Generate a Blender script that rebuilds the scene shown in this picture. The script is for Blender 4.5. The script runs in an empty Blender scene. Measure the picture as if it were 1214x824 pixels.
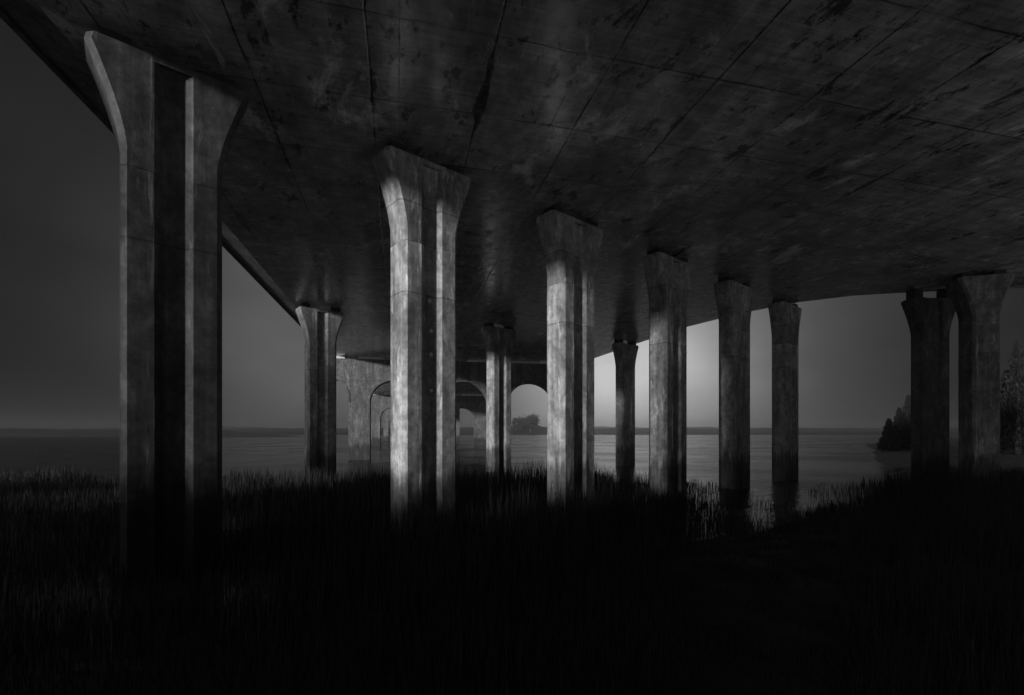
import bpy, bmesh, math, random
from mathutils import Vector, noise
random.seed(7)
R = math.radians
scn = bpy.context.scene
col = scn.collection

EYE = 2.0            # camera height above the water
F_PX = 566.4
CXP, HYP = 607.0, 512.0
SOF = EYE + 5.68     # height of the soffit

# ------------------------------------------------------------------ helpers
def tag(o, label=None, cat=None, group=None, kind=None):
    if label: o['label'] = label
    if cat: o['category'] = cat
    if group: o['group'] = group
    o['kind'] = kind or 'thing'
    return o

def empty(name, loc, rz=0.0):
    o = bpy.data.objects.new(name, None)
    o.empty_display_size = .3
    o.location = loc; o.rotation_euler = (0, 0, rz)
    col.objects.link(o)
    return o

def build(name, bm, mat, parent=None, smooth=False, normals=True):
    if normals:
        bmesh.ops.recalc_face_normals(bm, faces=bm.faces[:])
    me = bpy.data.meshes.new(name)
    bm.to_mesh(me); bm.free()
    if smooth:
        for p in me.polygons: p.use_smooth = True
    o = bpy.data.objects.new(name, me)
    me.materials.append(mat)
    col.objects.link(o)
    if parent: o.parent = parent
    return o

def box(bm, c, s, rz=0.0, taper=1.0):
    cx, cy, cz = c; sx, sy, sz = s[0]/2, s[1]/2, s[2]/2
    ca, sa = math.cos(rz), math.sin(rz)
    vs = []
    for z, t in ((-sz, 1.0), (sz, taper)):
        for x, y in ((-sx, -sy), (sx, -sy), (sx, sy), (-sx, sy)):
            x2, y2 = x*t, y*t
            vs.append(bm.verts.new((cx+x2*ca-y2*sa, cy+x2*sa+y2*ca, cz+z)))
    for f in ((0,3,2,1),(4,5,6,7),(0,1,5,4),(1,2,6,5),(2,3,7,6),(3,0,4,7)):
        bm.faces.new([vs[i] for i in f])
    return vs

def tube(bm, pts, radii, seg=7):
    rings = []
    for i, p in enumerate(pts):
        a = pts[max(0, i-1)]; b = pts[min(len(pts)-1, i+1)]
        d = (Vector(b)-Vector(a)).normalized()
        u = d.orthogonal().normalized(); v = d.cross(u)
        rings.append([bm.verts.new(Vector(p)+(u*math.cos(t)+v*math.sin(t))*radii[i])
                      for t in [2*math.pi*k/seg for k in range(seg)]])
    for a, b in zip(rings, rings[1:]):
        for k in range(seg):
            bm.faces.new((a[k], a[(k+1) % seg], b[(k+1) % seg], b[k]))
    bm.faces.new(rings[0]); bm.faces.new(rings[-1])

# ------------------------------------------------------------------ materials
class NT:
    def __init__(s, name):
        s.m = bpy.data.materials.new(name); s.m.use_nodes = True
        s.t = s.m.node_tree; s.n = s.t.nodes; s.l = s.t.links
        s.b = s.n['Principled BSDF']
    def N(s, typ, **kw):
        n = s.n.new(typ)
        for k, v in kw.items():
            if k.startswith('i_'): n.inputs[k[2:].replace('_', ' ')].default_value = v
            else: setattr(n, k, v)
        return n
    def L(s, a, b): s.l.new(a, b)
    def noise(s, vec, scale, detail=5, rough=.55, dist=0.0):
        n = s.N('ShaderNodeTexNoise'); n.inputs['Scale'].default_value = scale
        n.inputs['Detail'].default_value = detail; n.inputs['Roughness'].default_value = rough
        n.inputs['Distortion'].default_value = dist
        if vec is not None: s.L(vec, n.inputs['Vector'])
        return n.outputs['Fac']
    def ramp(s, fac, a, b, va=0.0, vb=1.0, smooth=True):
        n = s.N('ShaderNodeMapRange'); n.interpolation_type = 'SMOOTHSTEP' if smooth else 'LINEAR'
        n.inputs['From Min'].default_value = a; n.inputs['From Max'].default_value = b
        n.inputs['To Min'].default_value = va; n.inputs['To Max'].default_value = vb
        s.L(fac, n.inputs['Value']); return n.outputs['Result']
    def math(s, op, a, b=None, clamp=False):
        n = s.N('ShaderNodeMath', operation=op); n.use_clamp = clamp
        for i, x in enumerate((a, b)):
            if x is None: continue
            if isinstance(x, (int, float)): n.inputs[i].default_value = x
            else: s.L(x, n.inputs[i])
        return n.outputs[0]
    def mapping(s, vec, scale=(1,1,1), rot=(0,0,0), loc=(0,0,0)):
        n = s.N('ShaderNodeMapping'); n.inputs['Scale'].default_value = scale
        n.inputs['Rotation'].default_value = rot; n.inputs['Location'].default_value = loc
        s.L(vec, n.inputs['Vector']); return n.outputs['Vector']
    def grey(s, v, sock='Base Color'):
        c = s.N('ShaderNodeCombineColor')
        for i in range(3): s.L(v, c.inputs[i])
        s.L(c.outputs[0], s.b.inputs[sock])
    def bump(s, h, strength=.3, dist=.02):
        n = s.N('ShaderNodeBump'); n.inputs['Strength'].default_value = strength
        n.inputs['Distance'].default_value = dist
        s.L(h, n.inputs['Height']); s.L(n.outputs['Normal'], s.b.inputs['Normal'])

def flat(name, v, rough=.8, spec=.3, metallic=0.0):
    m = NT(name)
    m.b.inputs['Base Color'].default_value = (v, v, v, 1)
    m.b.inputs['Roughness'].default_value = rough
    m.b.inputs['Specular IOR Level'].default_value = spec
    m.b.inputs['Metallic'].default_value = metallic
    return m.m

def concrete_column(name, base, joints=(3.17+EYE,)):
    m = NT(name)
    tc = m.N('ShaderNodeTexCoord').outputs['Object']
    oi = m.N('ShaderNodeObjectInfo').outputs['Random']
    off = m.N('ShaderNodeCombineXYZ')
    m.L(m.math('MULTIPLY', oi, 37.0), off.inputs[0]); m.L(m.math('MULTIPLY', oi, 91.0), off.inputs[1])
    va = m.N('ShaderNodeVectorMath', operation='ADD'); m.L(tc, va.inputs[0]); m.L(off.outputs[0], va.inputs[1])
    p = va.outputs[0]
    big = m.ramp(m.noise(m.mapping(p, (1, 1, .35)), 1.1, 4), .3, .7, .72, 1.18)
    streak = m.ramp(m.noise(m.mapping(p, (9, 9, .22)), 1.0, 6, .6), .3, .72, .7, 1.16)
    med = m.math('MULTIPLY', m.ramp(m.noise(p, 7, 8, .66), .3, .7, .68, 1.25), m.ramp(m.noise(m.mapping(p, (1, 1, .6), loc=(4, 4, 4)), 2.6, 9, .7, .3), .36, .66, .6, 1.22))
    fine = m.ramp(m.noise(p, 60, 4, .7), .25, .75, .86, 1.14)
    v = m.math('MULTIPLY', m.math('MULTIPLY', big, streak), m.math('MULTIPLY', med, fine))
    # light limewash patches and runs
    lime = m.ramp(m.noise(m.mapping(p, (3.2, 3.2, .75), loc=(5, 3, 1)), 1.6, 8, .68, .4), .57, .66, 0, .8)
    v = m.math('ADD', v, lime)
    sx = m.N('ShaderNodeSeparateXYZ'); m.L(tc, sx.inputs[0])
    gd = m.math('ABSOLUTE', m.math('ADD', sx.outputs[0], .27))
    run = m.math('MULTIPLY', m.ramp(gd, .0, .13, 1.0, 0.0), m.ramp(m.noise(m.mapping(p, (14, 14, .9), loc=(2, 2, 7)), 1.0, 8, .7), .5, .62, 0, 2.0))
    v = m.math('ADD', v, m.math('MULTIPLY', run, m.ramp(m.noise(p, .5, 2), .42, .58, 0, 1)))
    # small dark holes and spalls
    hole = m.ramp(m.noise(p, 26, 2, .5), .70, .76, 1.0, .35)
    hole2 = m.ramp(m.noise(m.mapping(p, (1, 1, .6), loc=(9, 1, 4)), 4.5, 6, .7), .66, .72, 1.0, .55)
    v = m.math('MULTIPLY', v, m.math('MULTIPLY', hole, hole2))
    # lift joints
    z = m.N('ShaderNodeSeparateXYZ'); m.L(tc, z.inputs[0])
    wob = m.math('MULTIPLY', m.math('SUBTRACT', m.noise(p, 1.5, 3), .5), .05)
    zz = m.math('ADD', z.outputs[2], wob)
    jl = None
    for j in joints:
        d = m.math('ABSOLUTE', m.math('SUBTRACT', zz, j))
        k = m.ramp(d, .006, .022, .55, 1.0)
        jl = k if jl is None else m.math('MULTIPLY', jl, k)
        # the lift above the joint was poured with a paler mix
        v = m.math('MULTIPLY', v, m.ramp(zz, j-.01, j+.01, .86, 1.0))
    v = m.math('MULTIPLY', v, jl)
    # feet fade to dark: shade put into the colour, with a ragged edge
    foot_shade = m.math('ADD', z.outputs[2], m.math('MULTIPLY', m.math('SUBTRACT', m.noise(m.mapping(p, (6, 6, .35)), 1.0, 6, .65), .5), 1.8))
    v = m.math('MULTIPLY', v, m.ramp(foot_shade, 1.25, 1.7, .3, 1.0))
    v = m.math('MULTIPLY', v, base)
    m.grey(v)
    m.b.inputs['Roughness'].default_value = .72
    m.b.inputs['Specular IOR Level'].default_value = .35
    h = m.math('ADD', m.math('MULTIPLY', m.noise(p, 22, 6, .65), .6), m.math('MULTIPLY', hole, .5))
    h = m.math('ADD', h, m.math('MULTIPLY', jl, .5))
    m.bump(h, .45, .012)
    return m.m

LONG = R(13.4)     # the deck runs 13.4 degrees to the left of the camera axis
def concrete_soffit(name):
    m = NT(name)
    tc = m.N('ShaderNodeTexCoord').outputs['Object']
    p = tc
    rp = m.mapping(tc, rot=(0, 0, -LONG))                 # local y = along the deck
    rp2 = m.mapping(tc, rot=(0, 0, -R(24)))
    big = m.ramp(m.noise(p, .33, 5, .6), .3, .7, .6, 1.25)
    med = m.ramp(m.noise(p, 2.6, 8, .66), .28, .74, .62, 1.3)
    strk = m.ramp(m.noise(m.mapping(rp, (5, .55, 1)), 1.0, 7, .62), .3, .72, .84, 1.12)
    fine = m.ramp(m.noise(p, 45, 4, .7), .25, .75, .8, 1.2)
    v = m.math('MULTIPLY', m.math('MULTIPLY', big, med), m.math('MULTIPLY', strk, fine))
    # formwork boards: joints along and across
    s = m.N('ShaderNodeSeparateXYZ')
    wv = m.N('ShaderNodeVectorMath', operation='ADD'); m.L(rp, wv.inputs[0])
    wn = m.N('ShaderNodeTexNoise'); wn.inputs['Scale'].default_value = .8; m.L(p, wn.inputs['Vector'])
    ws = m.N('ShaderNodeVectorMath', operation='SCALE'); ws.inputs['Scale'].default_value = .05
    m.L(wn.outputs['Color'], ws.inputs[0]); m.L(ws.outputs[0], wv.inputs[1])
    m.L(wv.outputs[0], s.inputs[0])
    def lines(sock, pitch, w, depth, off=0.0):
        a = m.math('ADD', m.math('DIVIDE', sock, pitch), off)
        fr = m.math('ABSOLUTE', m.math('SUBTRACT', m.math('FRACT', a), .5))
        return m.ramp(m.math('MULTIPLY', fr, pitch), 0.0, w, depth, 1.0)
    def stained(sock, pitch, off, seed):
        a = m.math('ADD', m.math('DIVIDE', sock, pitch), off)
        d = m.math('MULTIPLY', m.math('ABSOLUTE', m.math('SUBTRACT', m.math('FRACT', a), .5)), pitch)
        d = m.math('ADD', d, m.math('MULTIPLY', m.math('SUBTRACT', m.noise(p, 9, 5, .7), .5), .1))
        w = m.ramp(m.noise(m.mapping(rp, (1, .42, 1), loc=(seed, 0, 0)), .9, 3), .53, .70, 0.004, .13)
        return m.ramp(m.math('DIVIDE', d, w), .6, 1.0, .22, 1.0)
    # board joints show strongly only where they are stained
    l1 = lines(s.outputs[0], 1.82, .03, .12)
    l2 = lines(s.outputs[0], .91, .012, .68)
    sy = s.outputs[1]
    l3 = lines(sy, 1.74, .028, .2, .21)
    ln = m.math('MULTIPLY', m.math('MULTIPLY', l1, l2), l3)
    lm = m.ramp(m.noise(p, .7, 3), .3, .55, .3, 1.0)
    lnm = m.math('ADD', m.math('MULTIPLY', m.math('SUBTRACT', ln, 1.0), lm), 1.0)
    v = m.math('MULTIPLY', v, lnm)
    v = m.math('MULTIPLY', v, m.math('MULTIPLY', stained(s.outputs[0], 1.82, 0.0, 4.0), m.ramp(m.noise(m.mapping(rp, (.5, 16, 1)), 1.0, 6, .6), .3, .7, .8, 1.18)))
    # each board has its own tone
    wnz = m.N('ShaderNodeTexWhiteNoise', noise_dimensions='2D')
    cb = m.N('ShaderNodeCombineXYZ')
    m.L(m.math('FLOOR', m.math('ADD', m.math('DIVIDE', s.outputs[0], .91), .5)), cb.inputs[0])
    m.L(m.math('FLOOR', m.math('ADD', m.math('DIVIDE', sy, 1.74), .71)), cb.inputs[1])
    m.L(cb.outputs[0], wnz.inputs['Vector'])
    v = m.math('MULTIPLY', v, m.ramp(wnz.outputs['Value'], 0, 1, .82, 1.18, False))
    # dark water stains and peeled skin running along the deck
    st = m.noise(m.mapping(rp2, (1.9, 1.0, 1), loc=(3, 8, 0)), 1.1, 12, .72, .15)
    stain = m.ramp(st, .57, .61, 1.0, .25)
    v = m.math('MULTIPLY', v, stain)
    peel = m.ramp(m.noise(m.mapping(rp2, (1.3, .8, 1), loc=(1, 2, 0)), 3.4, 12, .75, .2), .575, .61, 1.0, .4)
    v = m.math('MULTIPLY', v, peel)
    # chalky bloom
    ef = m.ramp(m.noise(m.mapping(rp, (1, .6, 1), loc=(7, 0, 0)), .75, 12, .75, .5), .56, .66, 0.0, 1.3)
    v = m.math('ADD', v, ef)
    m.grey(m.math('MULTIPLY', v, .35))
    m.L(m.ramp(m.noise(p, 2.2, 7, .65), .3, .7, .10, .30), m.b.inputs['Roughness'])
    m.b.inputs['Specular IOR Level'].default_value = 1.0
    h = m.math('ADD', m.math('MULTIPLY', m.noise(p, 16, 7, .65), .35), m.math('MULTIPLY', peel, .35))
    h = m.math('ADD', h, m.math('ADD', m.math('MULTIPLY', ln, .5), m.math('MULTIPLY', stain, .2)))
    m.bump(h, .32, .02)
    return m.m

def mud_material():
    m = NT('dark_mud')
    p = m.N('ShaderNodeTexCoord').outputs['Object']
    v = m.math('MULTIPLY', m.ramp(m.noise(p, .6, 8, .65), .3, .7, .5, 1.3), m.ramp(m.noise(p, 14, 6, .7), .3, .7, .6, 1.4))
    # unseen pale ground added to bounce light onto the soffit; dark wet mud elsewhere
    sp = m.N('ShaderNodeSeparateXYZ'); m.L(p, sp.inputs[0])
    gr = m.math('ADD', m.math('MULTIPLY', m.math('SUBTRACT', m.math('MULTIPLY', sp.outputs[1], 1.15), sp.outputs[0]), .5), 2.6)
    gy = m.math('ADD', m.math('MINIMUM', sp.outputs[1], gr), m.math('MULTIPLY', m.noise(p, .9, 6, .65), 1.6))
    m.grey(m.math('MULTIPLY', v, m.ramp(gy, 1.2, -.4, .014, .42)))
    m.L(m.ramp(m.noise(p, 1.2, 5, .6), .35, .65, .45, .9), m.b.inputs['Roughness'])
    m.b.inputs['Specular IOR Level'].default_value = .085
    m.bump(m.math('ADD', m.noise(p, 9, 8, .7), m.math('MULTIPLY', m.noise(p, 45, 4, .7), .4)), .8, .05)
    return m.m

def water_material():
    m = NT('calm_water')
    p = m.N('ShaderNodeTexCoord').outputs['Object']
    m.b.inputs['Base Color'].default_value = (.012, .012, .012, 1)
    m.b.inputs['IOR'].default_value = 1.33
    m.L(m.ramp(m.noise(p, .12, 4, .6), .35, .65, .16, .30), m.b.inputs['Roughness'])
    h = m.math('ADD', m.noise(m.mapping(p, (.8, 1.8, 1), rot=(0, 0, R(-20))), 1.1, 4, .5), m.math('MULTIPLY', m.noise(p, 5, 3, .5), .25))
    m.bump(h, .5, .12)
    m.b.inputs['Specular IOR Level'].default_value = .5
    return m.m

def foliage_material(name, v):
    m = NT(name)
    p = m.N('ShaderNodeTexCoord').outputs['Object']
    m.grey(m.ramp(m.noise(p, 2.2, 4, .6), .3, .7, v*.6, v*1.4))
    m.b.inputs['Roughness'].default_value = .7
    m.b.inputs['Specular IOR Level'].default_value = .2
    return m.m

M_COL = concrete_column('column_concrete', .37)
M_CAPC = concrete_column('capital_concrete', .35, (4.35+EYE+.6,))
M_SHADED = concrete_column('shaded_concrete', .1)  # darker copy of the column concrete; shade painted into its base colour
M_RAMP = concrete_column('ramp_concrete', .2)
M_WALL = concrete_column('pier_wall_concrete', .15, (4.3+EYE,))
M_SOF = concrete_soffit('soffit_concrete')
M_EDGE = concrete_column('edge_concrete', .42, (99,))
M_BEAR = flat('bearing_steel', .05, .6, .4, .4)
M_SLIT = flat('painted_slit_light', .62, .85)
M_PLUG = flat('grout_plug', .62, .8)
M_MUD = mud_material()
M_WATER = water_material()
M_HILL = foliage_material('hill_scrub', .013)
M_LEAF = foliage_material('tree_foliage', .035)
M_NEEDLE = foliage_material('dark_needles', .012)
M_BARK = flat('tree_bark', .06)
M_GRASS = foliage_material('bank_grass', .022)
M_REED = flat('wet_reed', .034, .9, .03)
M_ROCK = concrete_column('bank_rock', .18, (99,))

# ------------------------------------------------------------------ columns
def ring_pts(hw, hd, ch, go, gi, gd):
    """plan outline, x along the wide face, y through it; a groove sinks into both wide faces"""
    P = [(-hw, -hd+ch), (-hw+ch, -hd), (-go, -hd), (-gi, -hd+gd), (gi, -hd+gd), (go, -hd), (hw-ch, -hd), (hw, -hd+ch)]
    Q = [(-x, -y) for x, y in P]
    return P + Q

def loft(bm, rings):
    rs = [[bm.verts.new((x, y, z)) for x, y in pts] for z, pts in rings]
    n = len(rs[0])
    for a, b in zip(rs, rs[1:]):
        for k in range(n):
            f = bm.faces.new((a[k], a[(k+1) % n], b[(k+1) % n], b[k]))
    bm.faces.new(rs[0]); bm.faces.new(rs[-1])

def make_column(label, x, y, az, W, D, F, top, flare=1.45, groove=True, group=None, base=-.4, bear=True, mat=None, plugs=0):
    """az: compass angle of the wide face from the camera axis, clockwise"""
    root = empty('flared_column', (x, y, base), math.pi/2-az)
    tag(root, label, 'column', group)
    H = top-base
    hw, hd, hf, ch = W/2, D/2, F/2, .08
    go, gi, gd = (.19*W, .105*W, .08) if groove else (.2*W, .15*W, .0005)
    zs = H-flare-.28
    # shaft
    bm = bmesh.new()
    zz = [0.0] + [zs*k/8 for k in range(1, 8)] + [zs]
    loft(bm, [(z, ring_pts(hw, hd, ch, go, gi, gd)) for z in zz])
    build('shaft', bm, mat or M_COL, root)
    # capital, cast on top of the shaft; 5 mm reveal at the joint
    bm = bmesh.new()
    rr = [(zs+.0, ring_pts(hw-.006, hd-.006, ch, go, gi, gd)), (zs+.012, ring_pts(hw-.006, hd-.006, ch, go, gi, gd)),
          (zs+.016, ring_pts(hw, hd, ch, go, gi, gd))]
    zf = H-flare; lip = .11
    N = 18
    zg = H-.2
    done = False
    for k in range(N+1):
        t = k/N
        z = zf+(flare-lip)*t
        w = hw+(hf-hw)*t**1.42
        rr.append((z, ring_pts(w, hd, ch, go, gi, gd)))
    w = hf
    rr.append((H-lip+.004, ring_pts(w, hd, ch, go, gi, gd)))
    rr.append((H-lip+.006, ring_pts(w, hd, ch, go, gi, .0006)))
    rr.append((H-.012, ring_pts(w-.02, hd, ch, go, gi, .0006)))
    rr.append((H, ring_pts(w-.035, hd-.012, ch, go, gi, .0006)))
    loft(bm, rr)
    build('capital', bm, mat or M_CAPC, root)
    if plugs:
        rng = random.Random(int(x*100))
        for k in range(plugs):
            bm = bmesh.new()
            pz = 3.3+k*.62+rng.uniform(-.12, .12)
            bmesh.ops.create_cone(bm, cap_ends=True, segments=12, radius1=.042, radius2=.034, depth=.03)
            for v in bm.verts: v.co = Vector((v.co.x+rng.uniform(-.001, .001), v.co.z, v.co.y))
            bmesh.ops.translate(bm, verts=bm.verts[:], vec=(rng.uniform(-.02, .02), -hd+gd-.004, pz))
            build('tie_plug', bm, M_PLUG, root)
    if bear:
        gap = SOF-top
        for s in (-1, 1):
            bm = bmesh.new()
            box(bm, (s*(hf-.34), 0, H+gap/2), (.34, D*.62, gap-.004))
            box(bm, (s*(hf-.34), 0, H+.02), (.46, D*.8, .035))
            build('bearing', bm, M_BEAR, root)
    return root

TOP = EYE+5.5
G_C = 'columns of the near bent'
cols_C = [(-5.24, 7.37), (-1.84, 9.99), (1.56, 12.65), (5.03, 15.41), (8.43, 18.10), (11.98, 20.95)]
lab_C = ['nearest and widest flared concrete column, at the left edge of the deck',
         'tall flared concrete column with bright pale left side, second along the near row',
         'flared concrete column with a bright left side, just right of the open arch',
         'flared concrete column just right of the slim far column standing against the glowing sky',
         'flared grooved column under the right side of the deck, fifth along the near row',
         'slimmest flared column of the near row, under the right deck edge beside the open water']
for k, ((x, y), lb) in enumerate(zip(cols_C, lab_C)):
    make_column(lb, x, y, R(50.6), 1.256, .668, 2.01, TOP, group=G_C, mat=M_SHADED if k == 0 else None, plugs=4 if k == 1 else 0)
G_B = 'columns of the second bent'
cols_B = [(-8.71, 21.74, R(54)), (-4.71, 23.66, R(54)), (-.70, 25.58, R(52)), (3.24, 27.9, R(51)), (7.17, 30.22, R(50.6)), (11.1, 32.5, R(50))]
lab_B = ['slim grooved column between the open sky and the left end of the arched wall',
         'second row column standing directly behind the tall bright second column',
         'slim dark flared column in front of the arched wall, left of the open arch',
         'second row column standing directly behind the third near column',
         'slim far column standing alone against the brightest patch of sky',
         'second row column hidden behind the fourth near column at the right deck edge']
for (x, y, a), lb in zip(cols_B, lab_B):
    make_column(lb, x, y, a, 1.256, .668, 2.01, TOP, group=G_B)
G_R = 'columns of the joining ramp'
make_column('dark flared column at the right with bulky bearings between its head and the deck', 16.75, 19.15, R(88), 1.12, .67, 1.95, EYE+5.28, group=G_R, mat=M_SHADED)
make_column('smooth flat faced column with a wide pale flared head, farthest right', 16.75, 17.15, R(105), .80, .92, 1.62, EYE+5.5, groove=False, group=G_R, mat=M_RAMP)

# ------------------------------------------------------------------ arched pier walls
def pier_wall(label, A, B, spans, spring, rise, top, th=.9, base=-.4):
    """A, B plan ends; spans: (s0, s1) arch openings along AB in metres"""
    A = Vector(A); B = Vector(B); d = (B-A); Lg = d.length; ang = math.atan2(d.y, d.x)
    root = empty('arched_pier_wall', (A.x, A.y, base), ang)
    tag(root, label, 'pier wall', 'arched walls carrying the deck')
    bm = bmesh.new()
    prof = []     # (s, underside z)
    s = 0.0
    for a, b in spans:
        prof.append((s, 0.0, a, 0.0))
        n = 22
        for k in range(n):
            t0 = math.pi*k/n; t1 = math.pi*(k+1)/n
            c = (a+b)/2; r = (b-a)/2
            prof.append((c-r*math.cos(t0), spring-base+rise*math.sin(t0), c-r*math.cos(t1), spring-base+rise*math.sin(t1)))
        s = b
    prof.append((s, 0.0, Lg, 0.0))
    Ht = top-base
    for (s0, z0, s1, z1) in prof:
        v = [bm.verts.new((x, y, z)) for y in (-th/2, th/2) for x, z in ((s0, z0), (s1, z1), (s1, Ht), (s0, Ht))]
        bm.faces.new(v[0:4]); bm.faces.new(v[4:8])
        bm.faces.new((v[0], v[1], v[5], v[4])); bm.faces.new((v[3], v[2], v[6], v[7]))
    for a, b in spans:
        for x in (a, b):
            v = [bm.verts.new((x, y, z)) for y, z in ((-th/2, 0), (th/2, 0), (th/2, spring-base), (-th/2, spring-base))]
            bm.faces.new(v)
    for x in (0, Lg):
        v = [bm.verts.new((x, y, z)) for y, z in ((-th/2, 0), (th/2, 0), (th/2, Ht), (-th/2, Ht))]
        bm.faces.new(v)
    bmesh.ops.remove_doubles(bm, verts=bm.verts[:], dist=.0005)
    build('wall', bm, M_WALL, root)
    # raised moulding round each arch head
    for a, b in spans:
        bm = bmesh.new()
        n = 22; c = (a+b)/2; r = (b-a)/2
        pr = None
        for k in range(n+1):
            t = math.pi*k/n
            i = (c-r*math.cos(t), spring-base+rise*math.sin(t)); o = (c-(r+.16)*math.cos(t), spring-base+(rise+.16)*math.sin(t))
            ring = [bm.verts.new((i[0], -th/2-.035, i[1])), bm.verts.new((o[0], -th/2-.035, o[1])),
                    bm.verts.new((o[0], -th/2+.01, o[1])), bm.verts.new((i[0], -th/2+.01, i[1]))]
            if pr:
                for q in range(4): bm.faces.new((pr[q], pr[(q+1) % 4], ring[(q+1) % 4], ring[q]))
            else: bm.faces.new(ring)
            pr = ring
        bm.faces.new(pr)
        build('arch_moulding', bm, M_WALL, root)
    # pale strips between wall head and deck, standing in for slits of light
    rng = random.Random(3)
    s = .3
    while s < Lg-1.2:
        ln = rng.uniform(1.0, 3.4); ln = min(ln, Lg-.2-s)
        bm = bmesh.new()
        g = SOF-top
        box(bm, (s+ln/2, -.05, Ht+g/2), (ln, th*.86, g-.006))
        build('light_slit_strip', bm, M_SLIT, root)
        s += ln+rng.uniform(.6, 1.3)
    return root

def on_line(px, A, B):
    """distance along AB (plan) where the line is seen at picture column px"""
    A = Vector(A); d = (Vector(B)-A); k = (px-CXP)/F_PX
    t = (k*A.y-A.x)/(d.x-k*d.y)
    return t*d.length
def pt(px, Z): return ((px-CXP)/F_PX*Z, Z)
WT = EYE+5.5
A, B = pt(379, 35.9), pt(681, 39.6)
sp = [(on_line(a, A, B), on_line(b, A, B)) for a, b in ((383.5, 414), (439, 496), (520, 577), (601, 655))]
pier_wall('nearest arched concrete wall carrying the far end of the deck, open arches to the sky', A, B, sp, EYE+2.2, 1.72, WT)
A, B = pt(439, 71), pt(579, 73.5)
sp = [(on_line(a, A, B), on_line(b, A, B)) for a, b in ((451, 480), (492, 521), (533, 562))]
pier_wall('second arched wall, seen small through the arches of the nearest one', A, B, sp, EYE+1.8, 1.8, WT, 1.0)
A, B = pt(455, 108), pt(545, 110)
sp = [(on_line(a, A, B), on_line(b, A, B)) for a, b in ((461, 480), (488, 507), (515, 534))]
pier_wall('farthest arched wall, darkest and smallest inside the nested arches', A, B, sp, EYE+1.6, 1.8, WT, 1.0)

# ------------------------------------------------------------------ deck
def left_x(y): return -6.28-(y-6.25)*.2288
right = [(-33.5, 160), (-11.0, 110), (-3.0, 74), (5.4, 40), (6.37, 36.8), (7.95, 31.0), (9.5, 25.8), (11.0, 22.8), (12.6, 20.9), (14.3, 19.9), (16.2, 19.45),
         (19.8, 18.95), (25, 18.4)]
leftp = [(left_x(y), y) for y in (-3, 0, 6.25, 12.7, 22.2, 36, 72, 110, 160)]
deck = empty('viaduct_deck', (0, 10, SOF))
tag(deck, 'broad curving concrete viaduct deck overhead with stained board marked underside', 'bridge deck')
outline = leftp + right + [(5, -3)]
bm = bmesh.new()
lo = [bm.verts.new((x, y-10, 0)) for x, y in outline]
hi = [bm.verts.new((x, y-10, 1.1)) for x, y in outline]
bm.faces.new(lo); bm.faces.new(hi)
n = len(lo)
for k in range(n): bm.faces.new((lo[k], lo[(k+1) % n], hi[(k+1) % n], hi[k]))
build('slab', bm, M_SOF, deck)
# sloping overhang and parapet along the left edge
def sweep(line, prof, mat, name, sgn):
    bm = bmesh.new(); prev = None
    for i, (x, y) in enumerate(line):
        a = line[max(0, i-1)]; b = line[min(len(line)-1, i+1)]
        d = Vector((b[0]-a[0], b[1]-a[1])).normalized(); nn = Vector((-d.y, d.x))*sgn
        r = [bm.verts.new((x+nn.x*u, y+nn.y*u-10, w)) for u, w in prof]
        if prev:
            for k in range(len(r)): bm.faces.new((prev[k], prev[(k+1) % len(r)], r[(k+1) % len(r)], r[k]))
        else: bm.faces.new(r)
        prev = r
    bm.faces.new(prev)
    return build(name, bm, mat, deck)
sweep(leftp, [(.003, .05), (.88, .38), (.88, .65), (.003, .85)], M_EDGE, 'overhang', 1)
sweep(leftp, [(.885, .34), (.97, .34), (.97, 1.9), (.70, 1.9), (.70, 1.11), (.885, 1.05)], M_EDGE, 'parapet', 1)
rl = right[1:]
sweep(rl, [(.003, .12), (.35, .2), (.35, 1.9), (.1, 1.9), (.1, 1.11), (.003, 1.05)], M_EDGE, 'parapet', 1)
# steel drain pipe under the slab near the ramp
bm = bmesh.new()
box(bm, (18.6, 7.6, -.12), (3.4, .35, .22), R(-8))
build('cross_beam', bm, M_EDGE, deck)

# ------------------------------------------------------------------ ground and water
shore = [(-40, -6), (-12, -1), (-4.6, 3.2), (-2.4, 4.95), (2.1, 7.9), (8.0, 11.7), (13, 15.6), (18, 22), (28, 36), (62, 82), (120, 160)]
def shore_y(x):
    for a, b in zip(shore, shore[1:]):
        if a[0] <= x <= b[0]: return a[1]+(b[1]-a[1])*(x-a[0])/(b[0]-a[0])
    return shore[0][1] if x < shore[0][0] else shore[-1][1]
def ground_z(x, y):
    d = (shore_y(x)-y)*.8                 # >0 on the near bank
    n = noise.noise((x*.35, y*.35, 0))*.5+noise.noise((x*1.1, y*1.1, 3))*.25
    if d > -3:
        z = -.12+.36*(1/(1+math.exp(-(d+n*1.0)*1.6)))-.12
        z += .05*n+.03*noise.noise((x*4, y*4, 1))
    else: z = -.45
    # dark marsh on the left shore
    mz = (-.74*y-1.5-x)*.5+n*1.2
    if y > 8: z = max(z, -.45+.62/(1+math.exp(-max(-30.0, min(30.0, mz)))))
    far = max(0.0, y-330)
    if far: z += min(3.0, far*.03)
    return z
def grid(xs, ys, zf, name, mat):
    bm = bmesh.new()
    V = [[bm.verts.new((x, y, zf(x, y))) for x in xs] for y in ys]
    for j in range(len(ys)-1):
        for i in range(len(xs)-1):
            bm.faces.new((V[j][i], V[j][i+1], V[j+1][i+1], V[j+1][i]))
    return build(name, bm, mat, None, True, False)
def axis(lo, a, b, hi, fine, grow):
    v = []; x = a; s = fine
    while x > lo: v.append(x); x -= s; s *= grow
    v.append(lo); v.reverse()
    x = a+fine
    while x < b: v.append(x); x += fine
    s = fine
    while x < hi: v.append(x); x += s; s *= grow
    v.append(hi)
    return v
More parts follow.
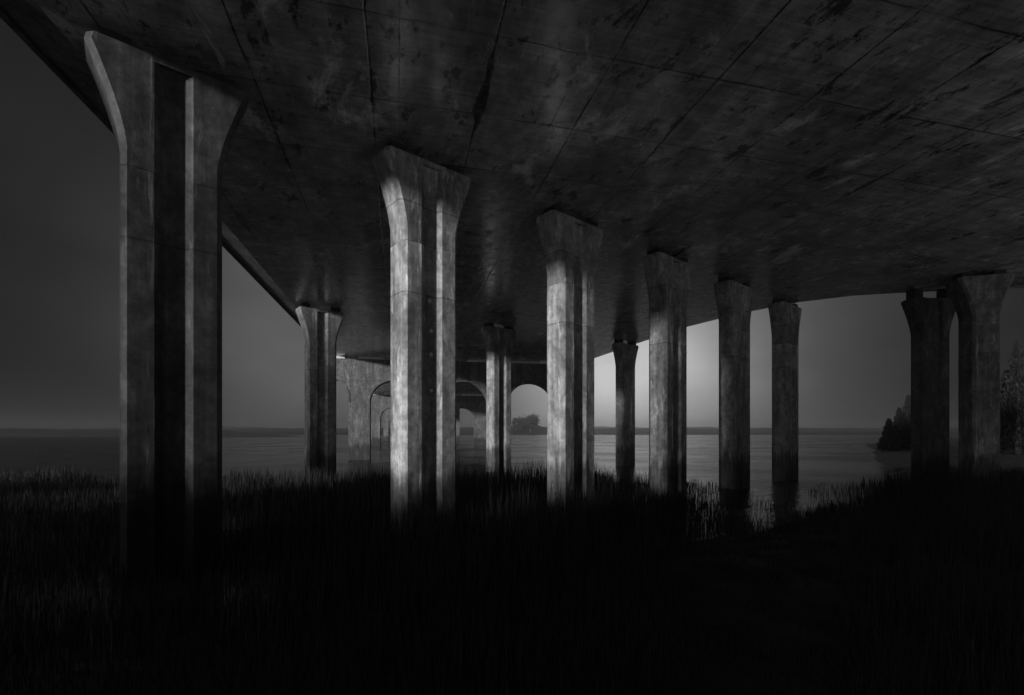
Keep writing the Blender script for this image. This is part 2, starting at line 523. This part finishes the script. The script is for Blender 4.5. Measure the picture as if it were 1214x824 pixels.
g = grid(axis(-1400, -9, 22, 1400, .25, 1.2), axis(-80, 1.5, 24, 1500, .25, 1.2), ground_z, 'ground', M_MUD)
tag(g, kind='structure')
w = grid([-1395, -100, 100, 1395], [-75, 0, 100, 1495], lambda x, y: -.12, 'water', M_WATER)
tag(w, kind='structure')

# hills on the far shore
def hill(name, y0, x0, x1, hf, depth, seed):
    bm = bmesh.new()
    n = 220
    rows = []
    for j, (dy, k) in enumerate(((0, 0.0), (depth*.3, .75), (depth*.55, 1.0), (depth, 0.0))):
        rows.append([bm.verts.new((x0+(x1-x0)*i/n, y0+dy+6*noise.noise((i*.2, j, seed)), -.3+k*hf(x0+(x1-x0)*i/n, i))) for i in range(n+1)])
    for a, b in zip(rows, rows[1:]):
        for i in range(n): bm.faces.new((a[i], a[i+1], b[i+1], b[i]))
    o = build(name, bm, M_HILL, None, True)
    tag(o, kind='structure'); return o
hill('hills', 420, -900, 900, lambda x, i: 6.0+5.0*math.exp(-((x-15)/16)**2)+1.6*noise.noise((x*.012, 0, 2))+1.1*noise.noise((x*.06, 1, 2))+.5*noise.noise((x*.25, 1, 9)), 120, 1)
hill('hills', 800, -1200, 1300, lambda x, i: 11+7*noise.noise((x*.004, 0, 5))+2*noise.noise((x*.03, 3, 5)), 300, 2)

hill('hills', 170, -340, -92, lambda x, i: (3.3+.9*noise.noise((x*.03, 4, 2))+.5*noise.noise((x*.13, 1, 7))+.25*noise.noise((x*.5, 1, 7)))*min(1.0, (-92-x)/40), 70, 3)

# ------------------------------------------------------------------ trees
def make_tree(label, x, y, h, spread, seed, group, z0=-.2, leaves=2600, ls=.3):
    rng = random.Random(seed)
    root = empty('tree', (x, y, z0)); tag(root, label, 'tree', group)
    bm = bmesh.new()
    tips = []
    tr = [(0, 0, 0), (.1*rng.uniform(-1, 1), 0, h*.25), (.2*rng.uniform(-1, 1), .1, h*.55), (0, 0, h*.85)]
    tube(bm, tr, [h*.028, h*.022, h*.014, h*.004])
    for k in range(13):
        t = rng.uniform(.22, .85); a = rng.uniform(0, 6.28); ln = spread*(1.15-.6*t)*rng.uniform(.6, 1.1)
        b = Vector((0, 0, h*t)); e = b+Vector((math.cos(a)*ln, math.sin(a)*ln, ln*.55))
        mid = (b+e)/2+Vector((0, 0, .1*ln))
        tube(bm, [b, mid, e], [h*.010, h*.006, h*.002], 5)
        tips += [e, mid, (mid+e)/2]
    build('trunk', bm, M_BARK, root)
    tips += [Vector((0, 0, h*.9)), Vector((0, 0, h*.75))]
    bm = bmesh.new()
    per = leaves//len(tips)
    for c in tips:
        rad = spread*rng.uniform(.25, .5)
        for _ in range(per):
            q = Vector((rng.gauss(0, 1), rng.gauss(0, 1), rng.gauss(0, .9)))*rad*.5+c
            if q.z < h*.08: continue
            u = Vector((rng.gauss(0, 1), rng.gauss(0, 1), rng.gauss(0, 1))).normalized()*ls*rng.uniform(.5, 1)
            v = u.orthogonal().normalized()*ls*.5
            bm.faces.new([bm.verts.new(q-u), bm.verts.new(q+v), bm.verts.new(q+u), bm.verts.new(q-v)])
    build('crown', bm, M_LEAF, root, False, False)
    return root
make_tree('broad hazy tree beyond the arched wall, framed by its open right arch', 16.5, 430, 15.5, 10, 9, 'trees across the water', ls=1.0)
make_tree('lower hazy tree beside the broad one, framed by the open right arch', 7.0, 440, 12.5, 9, 10, 'trees across the water', ls=1.0)

# unseen trees added behind the camera to shade columns, leaving one sun beam
SX, SY = -math.sin(R(41)), -math.cos(R(41))
def beam(t, p): return (-5.24+SX*t-SY*p, 7.37+SY*t+SX*p)
def make_cypress(label, x, y, h, rad, seed, group='unseen cypresses added to block the sun', lw=.09, name='tree_or_sun_blocker', count=15000, mat=None, cat='tree', rag=.13, spire=False):
    rng = random.Random(seed)
    root = empty(name, (x, y, ground_z(x, y)-.1)); tag(root, label, cat, group)
    bm = bmesh.new()
    tube(bm, [(0, 0, 0), (.05, 0, h*.4), (0, 0, h*.9)], [.02*h, .013*h, .003*h], 8)
    build('trunk', bm, M_BARK, root)
    V = []; Fc = []
    for _ in range(count):
        t = rng.random()**.9; a = rng.uniform(0, 6.28)
        z = .25+t*(h-.25)
        prof = min(1.0, .55+t*2.2)*(1-max(0, (t-.55)/.45)**2.2)
        if spire: prof = (1-t)**.85*(.72+.28*math.sin(t*h*5.2+seed)**2)+.03
        rr = rad*prof*(.55+.45*math.sqrt(rng.random()))*(1+rag*noise.noise((math.cos(a)*1.5, math.sin(a)*1.5, z*.9+seed))+rag*.7*noise.noise((math.cos(a)*4, math.sin(a)*4, z*2.4+seed)))
        q = Vector((math.cos(a)*rr, math.sin(a)*rr, z))
        u = Vector((math.cos(a)*.4+rng.gauss(0, .3), math.sin(a)*.4+rng.gauss(0, .3), 1)).normalized()*rng.uniform(.12, .26)
        v = u.orthogonal().normalized()
        v.rotate(__import__('mathutils').Quaternion(u.normalized(), rng.uniform(0, 6.28))); v *= lw
        k = len(V); V += [q-u, q+v, q+u, q-v]; Fc.append((k, k+1, k+2, k+3))
    me = bpy.data.meshes.new('crown'); me.from_pydata(V, [], Fc); me.materials.append(mat or M_LEAF)
    o = bpy.data.objects.new('crown', me); col.objects.link(o); o.parent = root
for (t, p, h, rad, sd, lb) in ((15, -1.45, 12.5, 1.7, 31, 'unseen dense cypress added to block the sun, just left of the gap in its row'),
                               (18, -12.3, 12.5, 1.6, 36, 'unseen lone cypress added to block the sun, well left of the row'),
                               (15, -5.0, 12.0, 1.9, 35, 'unseen cypress added to block the sun, left end of its row'),
                               (16, 4.05, 12.5, 1.9, 32, 'unseen cypress added to block the sun, first of the three close together'),
                               (16, 7.4, 12.0, 1.9, 33, 'unseen cypress added to block the sun, middle one of the three close together'),
                               (16, 10.6, 12.8, 2.0, 34, 'unseen cypress added to block the sun, last of the three close together')):
    tx, ty = beam(t, p)
    make_cypress(lb, tx, ty, h, rad, sd)
for (px, top, y, rad, sd, lb) in ((1207, 405, 42, 2.0, 41, 'tall dark conifer at the right edge of the picture, beyond the ramp columns'),
                              (1193, 440, 44, 1.7, 42, 'shorter dark conifer just left of the tall one at the right edge'),
                              (1054, 498, 48, 1.0, 43, 'lowest dark conifer on the far right shore, leftmost of its clump'),
                              (1066, 485, 49, 1.1, 44, 'second lowest conifer of the clump left of the ramp columns'),
                              (1077, 470, 49, 1.3, 45, 'dark conifer right beside the left ramp column, in the middle of its clump'),
                              (1090, 452, 50, 1.6, 46, 'tallest conifer of the clump, standing behind the left ramp column')):
    x = (px-CXP)/F_PX*y
    make_cypress(lb, x, y, (HYP-top)/F_PX*y+EYE-ground_z(x, y)+.1, rad, sd, 'dark conifers beyond the ramp', .05, count=6000, mat=M_NEEDLE, rag=.25, spire=True)
for t, p, h, rad, sd, lb in ((13.5, 1.2, 3.6, 1.5, 51, 'unseen round bush added to block the sun, closing the gap in the cypress row'),
                             (15, -8.4, 3.3, 1.7, 52, 'unseen round bush added to block the sun, just beyond the left end of the cypress row')):
    tx, ty = beam(t, p)
    make_cypress(lb, tx, ty, h, rad, sd, 'unseen bushes added to block the sun', .07, 'sun_block_shrub', cat='sun_block_shrub')  # unseen bushes, added to keep low sun off reeds and column feet

# ------------------------------------------------------------------ grass on the bank
def grass():
    rng = random.Random(4); bm = bmesh.new()
    cnt = 0
    while cnt < 12000:
        x = rng.uniform(-9, 24); y = rng.uniform(1.6, 26)
        z = ground_z(x, y)
        if z < -.08: continue
        if noise.noise((x*.7, y*.7, 8)) < -.05: continue
        cnt += 1
        h = rng.uniform(.03, .11)*(1+.6*noise.noise((x*.5, y*.5, 2)))
        a = rng.uniform(0, 6.28); w_ = .003+.0004*y
        lx, ly = rng.gauss(0, .25)*h, rng.gauss(0, .25)*h
        dx, dy = math.cos(a)*w_, math.sin(a)*w_
        p0 = bm.verts.new((x-dx, y-dy, z-.02)); p1 = bm.verts.new((x+dx, y+dy, z-.02))
        p2 = bm.verts.new((x+lx*.4+dx*.7, y+ly*.4+dy*.7, z+h*.6)); p3 = bm.verts.new((x+lx*.4-dx*.7, y+ly*.4-dy*.7, z+h*.6))
        p4 = bm.verts.new((x+lx, y+ly, z+h))
        bm.faces.new((p0, p1, p2, p3)); bm.faces.new((p3, p2, p4))
    o = build('grass', bm, M_GRASS, None, False, False)
    tag(o, 'short dark grass growing on the near muddy bank', 'grass', kind='stuff')
grass()
def reeds():
    rng = random.Random(11); V = []; Fc = []
    def blade(x, y, z, h, w_):
        a = rng.uniform(0, 6.28); dx, dy = math.cos(a)*w_, math.sin(a)*w_
        sp_ = .3 if rng.random() < .15 else .08
        lx, ly = rng.gauss(0, sp_)*h, rng.gauss(0, sp_)*h
        k = len(V)
        V.extend([(x-dx, y-dy, z), (x+dx, y+dy, z), (x+lx*.4+dx*.8, y+ly*.4+dy*.8, z+h*.6), (x+lx*.4-dx*.8, y+ly*.4-dy*.8, z+h*.6), (x+lx, y+ly, z+h)])
        Fc.append((k, k+1, k+2, k+3)); Fc.append((k+3, k+2, k+4))
    n = 0
    while n < 110000:
        y = 2.6+17*rng.random()**1.15
        x = rng.uniform(-1.12*y-1, 1.12*y+1)
        # the reed bed thins out towards the open water on the right
        edge = max(0.0, min(1.0, (x/y-.62+.12*noise.noise((x*.6, y*.6, 9)))/.3)) if x > .62*y else 1.0-max(0.0, min(1.0, (x-(3.0+.12*y))/3.5))
        if y > shore_y(x)+1.0 and rng.random() > edge: continue
        cl = noise.noise((x*.55, y*.55, 4))
        if rng.random() > .62+.7*cl: continue
        n += 1
        mx = (.42+.55*min(1.0, max(0.0, (y-3.0)/4.5)))*(1+.55*cl+.3*noise.noise((x*1.7, y*1.7, 6)))
        if y < shore_y(x): mx *= .75
        u = x/y
        mx *= 1-.72*max(0.0, min(1.0, (u-.16)/.25))-.5*max(0.0, min(1.0, (-.3-u)/.35))+.6*max(0.0, min(1.0, (u-.68)/.15))
        h = mx*(.25+.85*rng.random()**1.6)
        z = max(-.15, ground_z(x, y)-.03)
        blade(x, y, z, h, .002+.0004*y)
    me = bpy.data.meshes.new('reeds'); me.from_pydata(V, [], Fc); me.materials.append(M_REED)
    o = bpy.data.objects.new('reeds', me); col.objects.link(o)
    tag(o, 'dark upright reeds crowding the shallows round the column feet', 'reeds', kind='stuff')
reeds()

# ------------------------------------------------------------------ air
HAZE = True
if HAZE:
    bm = bmesh.new()
    box(bm, (0, 700, 14.2), (2790, 1580, 31.4))
    m = bpy.data.materials.new('misty_air'); m.use_nodes = True
    nt = m.node_tree; nt.nodes.remove(nt.nodes['Principled BSDF'])
    pv = nt.nodes.new('ShaderNodeVolumePrincipled')
    pv.inputs['Color'].default_value = (.9, .9, .9, 1)
    pv.inputs['Density'].default_value = .0008
    pv.inputs['Anisotropy'].default_value = .9
    nt.links.new(pv.outputs[0], nt.nodes['Material Output'].inputs['Volume'])
    hz = build('haze', bm, m)
    tag(hz, 'thin pale mist over the water', 'haze', kind='stuff')

# ------------------------------------------------------------------ sky, sun, camera
SUN_EL, SUN_AZ = R(9), R(-139)       # azimuth clockwise from the camera axis
world = bpy.data.worlds.new('World'); scn.world = world; world.use_nodes = True
nt = world.node_tree; N = nt.nodes; L = nt.links
bg = N['Background']
sky = N.new('ShaderNodeTexSky'); sky.sky_type = 'NISHITA'; sky.sun_disc = False
sky.sun_elevation = SUN_EL; sky.sun_rotation = SUN_AZ
sky.air_density = 1.0; sky.dust_density = 4.0; sky.altitude = 0
bw = N.new('ShaderNodeRGBToBW'); L.new(sky.outputs[0], bw.inputs[0])
def wm(op, a, b=None, clamp=False):
    n = N.new('ShaderNodeMath'); n.operation = op; n.use_clamp = clamp
    for i, x in enumerate((a, b)):
        if x is None: continue
        if isinstance(x, (int, float)): n.inputs[i].default_value = x
        else: L.new(x, n.inputs[i])
    return n.outputs[0]
# thin bright break in the overcast, low over the water
tc = N.new('ShaderNodeTexCoord')
def glow(az, el, kx, kz, ex=2.4):
    az, el = R(az), R(el)
    d = (math.sin(az)*math.cos(el), math.cos(az)*math.cos(el), math.sin(el))
    sub = N.new('ShaderNodeVectorMath'); sub.operation = 'SUBTRACT'; L.new(tc.outputs['Generated'], sub.inputs[0]); sub.inputs[1].default_value = d
    scl = N.new('ShaderNodeVectorMath'); scl.operation = 'MULTIPLY'; L.new(sub.outputs[0], scl.inputs[0]); scl.inputs[1].default_value = (kx, kx, kz)
    ln = N.new('ShaderNodeVectorMath'); ln.operation = 'LENGTH'; L.new(scl.outputs[0], ln.inputs[0])
    return wm('DIVIDE', 1.0, wm('ADD', 1.0, wm('POWER', ln.outputs['Value'], ex)))
sz = N.new('ShaderNodeSeparateXYZ'); L.new(tc.outputs['Generated'], sz.inputs[0])
zr = N.new('ShaderNodeMapRange'); zr.interpolation_type = 'SMOOTHSTEP'
zr.inputs['From Min'].default_value = .55; zr.inputs['From Max'].default_value = .95; L.new(sz.outputs[2], zr.inputs['Value'])
g1 = glow(13, 8, 5.6, 5.6, 3.0)
g2 = glow(-22, 11, 4.6, 4.6, 3.0)
g3 = glow(-128, 16, 1.5, 2.0, 9.0)
cl = N.new('ShaderNodeTexNoise'); cl.inputs['Scale'].default_value = 3.0; cl.inputs['Detail'].default_value = 5
mp = N.new('ShaderNodeMapping'); mp.inputs['Scale'].default_value = (1, 1, 2.2); L.new(tc.outputs['Generated'], mp.inputs[0]); L.new(mp.outputs[0], cl.inputs['Vector'])
mr = N.new('ShaderNodeMapRange'); mr.inputs['From Min'].default_value = .3; mr.inputs['From Max'].default_value = .7
mr.inputs['To Min'].default_value = .8; mr.inputs['To Max'].default_value = 1.2; L.new(cl.outputs['Fac'], mr.inputs['Value'])
SKY_K, G1, G2, G3, G4 = .05, 12.0, 1.9, 13.0, 15.0
tot = wm('ADD', wm('MULTIPLY', bw.outputs[0], .0015), wm('ADD', wm('ADD', wm('MULTIPLY', g1, G1), wm('MULTIPLY', g3, G3)), wm('ADD', wm('MULTIPLY', g2, G2), wm('MULTIPLY', zr.outputs['Result'], G4))))
tot = wm('MULTIPLY', tot, mr.outputs['Result'])
cc = N.new('ShaderNodeCombineColor')
for i in range(3): L.new(tot, cc.inputs[i])
L.new(cc.outputs[0], bg.inputs['Color'])
bg.inputs['Strength'].default_value = SKY_K

sl = bpy.data.lights.new('sun', 'SUN'); sl.energy = 4.6; sl.angle = R(4); sl.color = (1, 1, 1)
so = bpy.data.objects.new('sun', sl); col.objects.link(so)
to_sun = Vector((math.sin(SUN_AZ)*math.cos(SUN_EL), math.cos(SUN_AZ)*math.cos(SUN_EL), math.sin(SUN_EL)))
so.rotation_euler = to_sun.to_track_quat('Z', 'Y').to_euler()
so.location = to_sun*60

cam = bpy.data.cameras.new('camera'); co = bpy.data.objects.new('camera', cam); col.objects.link(co)
cam.sensor_fit = 'HORIZONTAL'; cam.sensor_width = 36.0
cam.lens = 36.0*F_PX/1214.0
cam.shift_y = (HYP-412.0)/1214.0
cam.clip_start = .05; cam.clip_end = 6000
co.location = (0, 0, EYE); co.rotation_euler = (R(90), 0, 0)
scn.camera = co

vs = scn.view_settings
scn.display_settings.display_device = 'sRGB'
vs.view_transform = 'Standard'; vs.look = 'None'; vs.exposure = 0; vs.gamma = 1; vs.use_curve_mapping = False
scn.cycles.use_denoising = True
scn.cycles.max_bounces = 8
scn.cycles.diffuse_bounces = 5
scn.cycles.volume_bounces = 1
scn.cycles.sample_clamp_indirect = 4
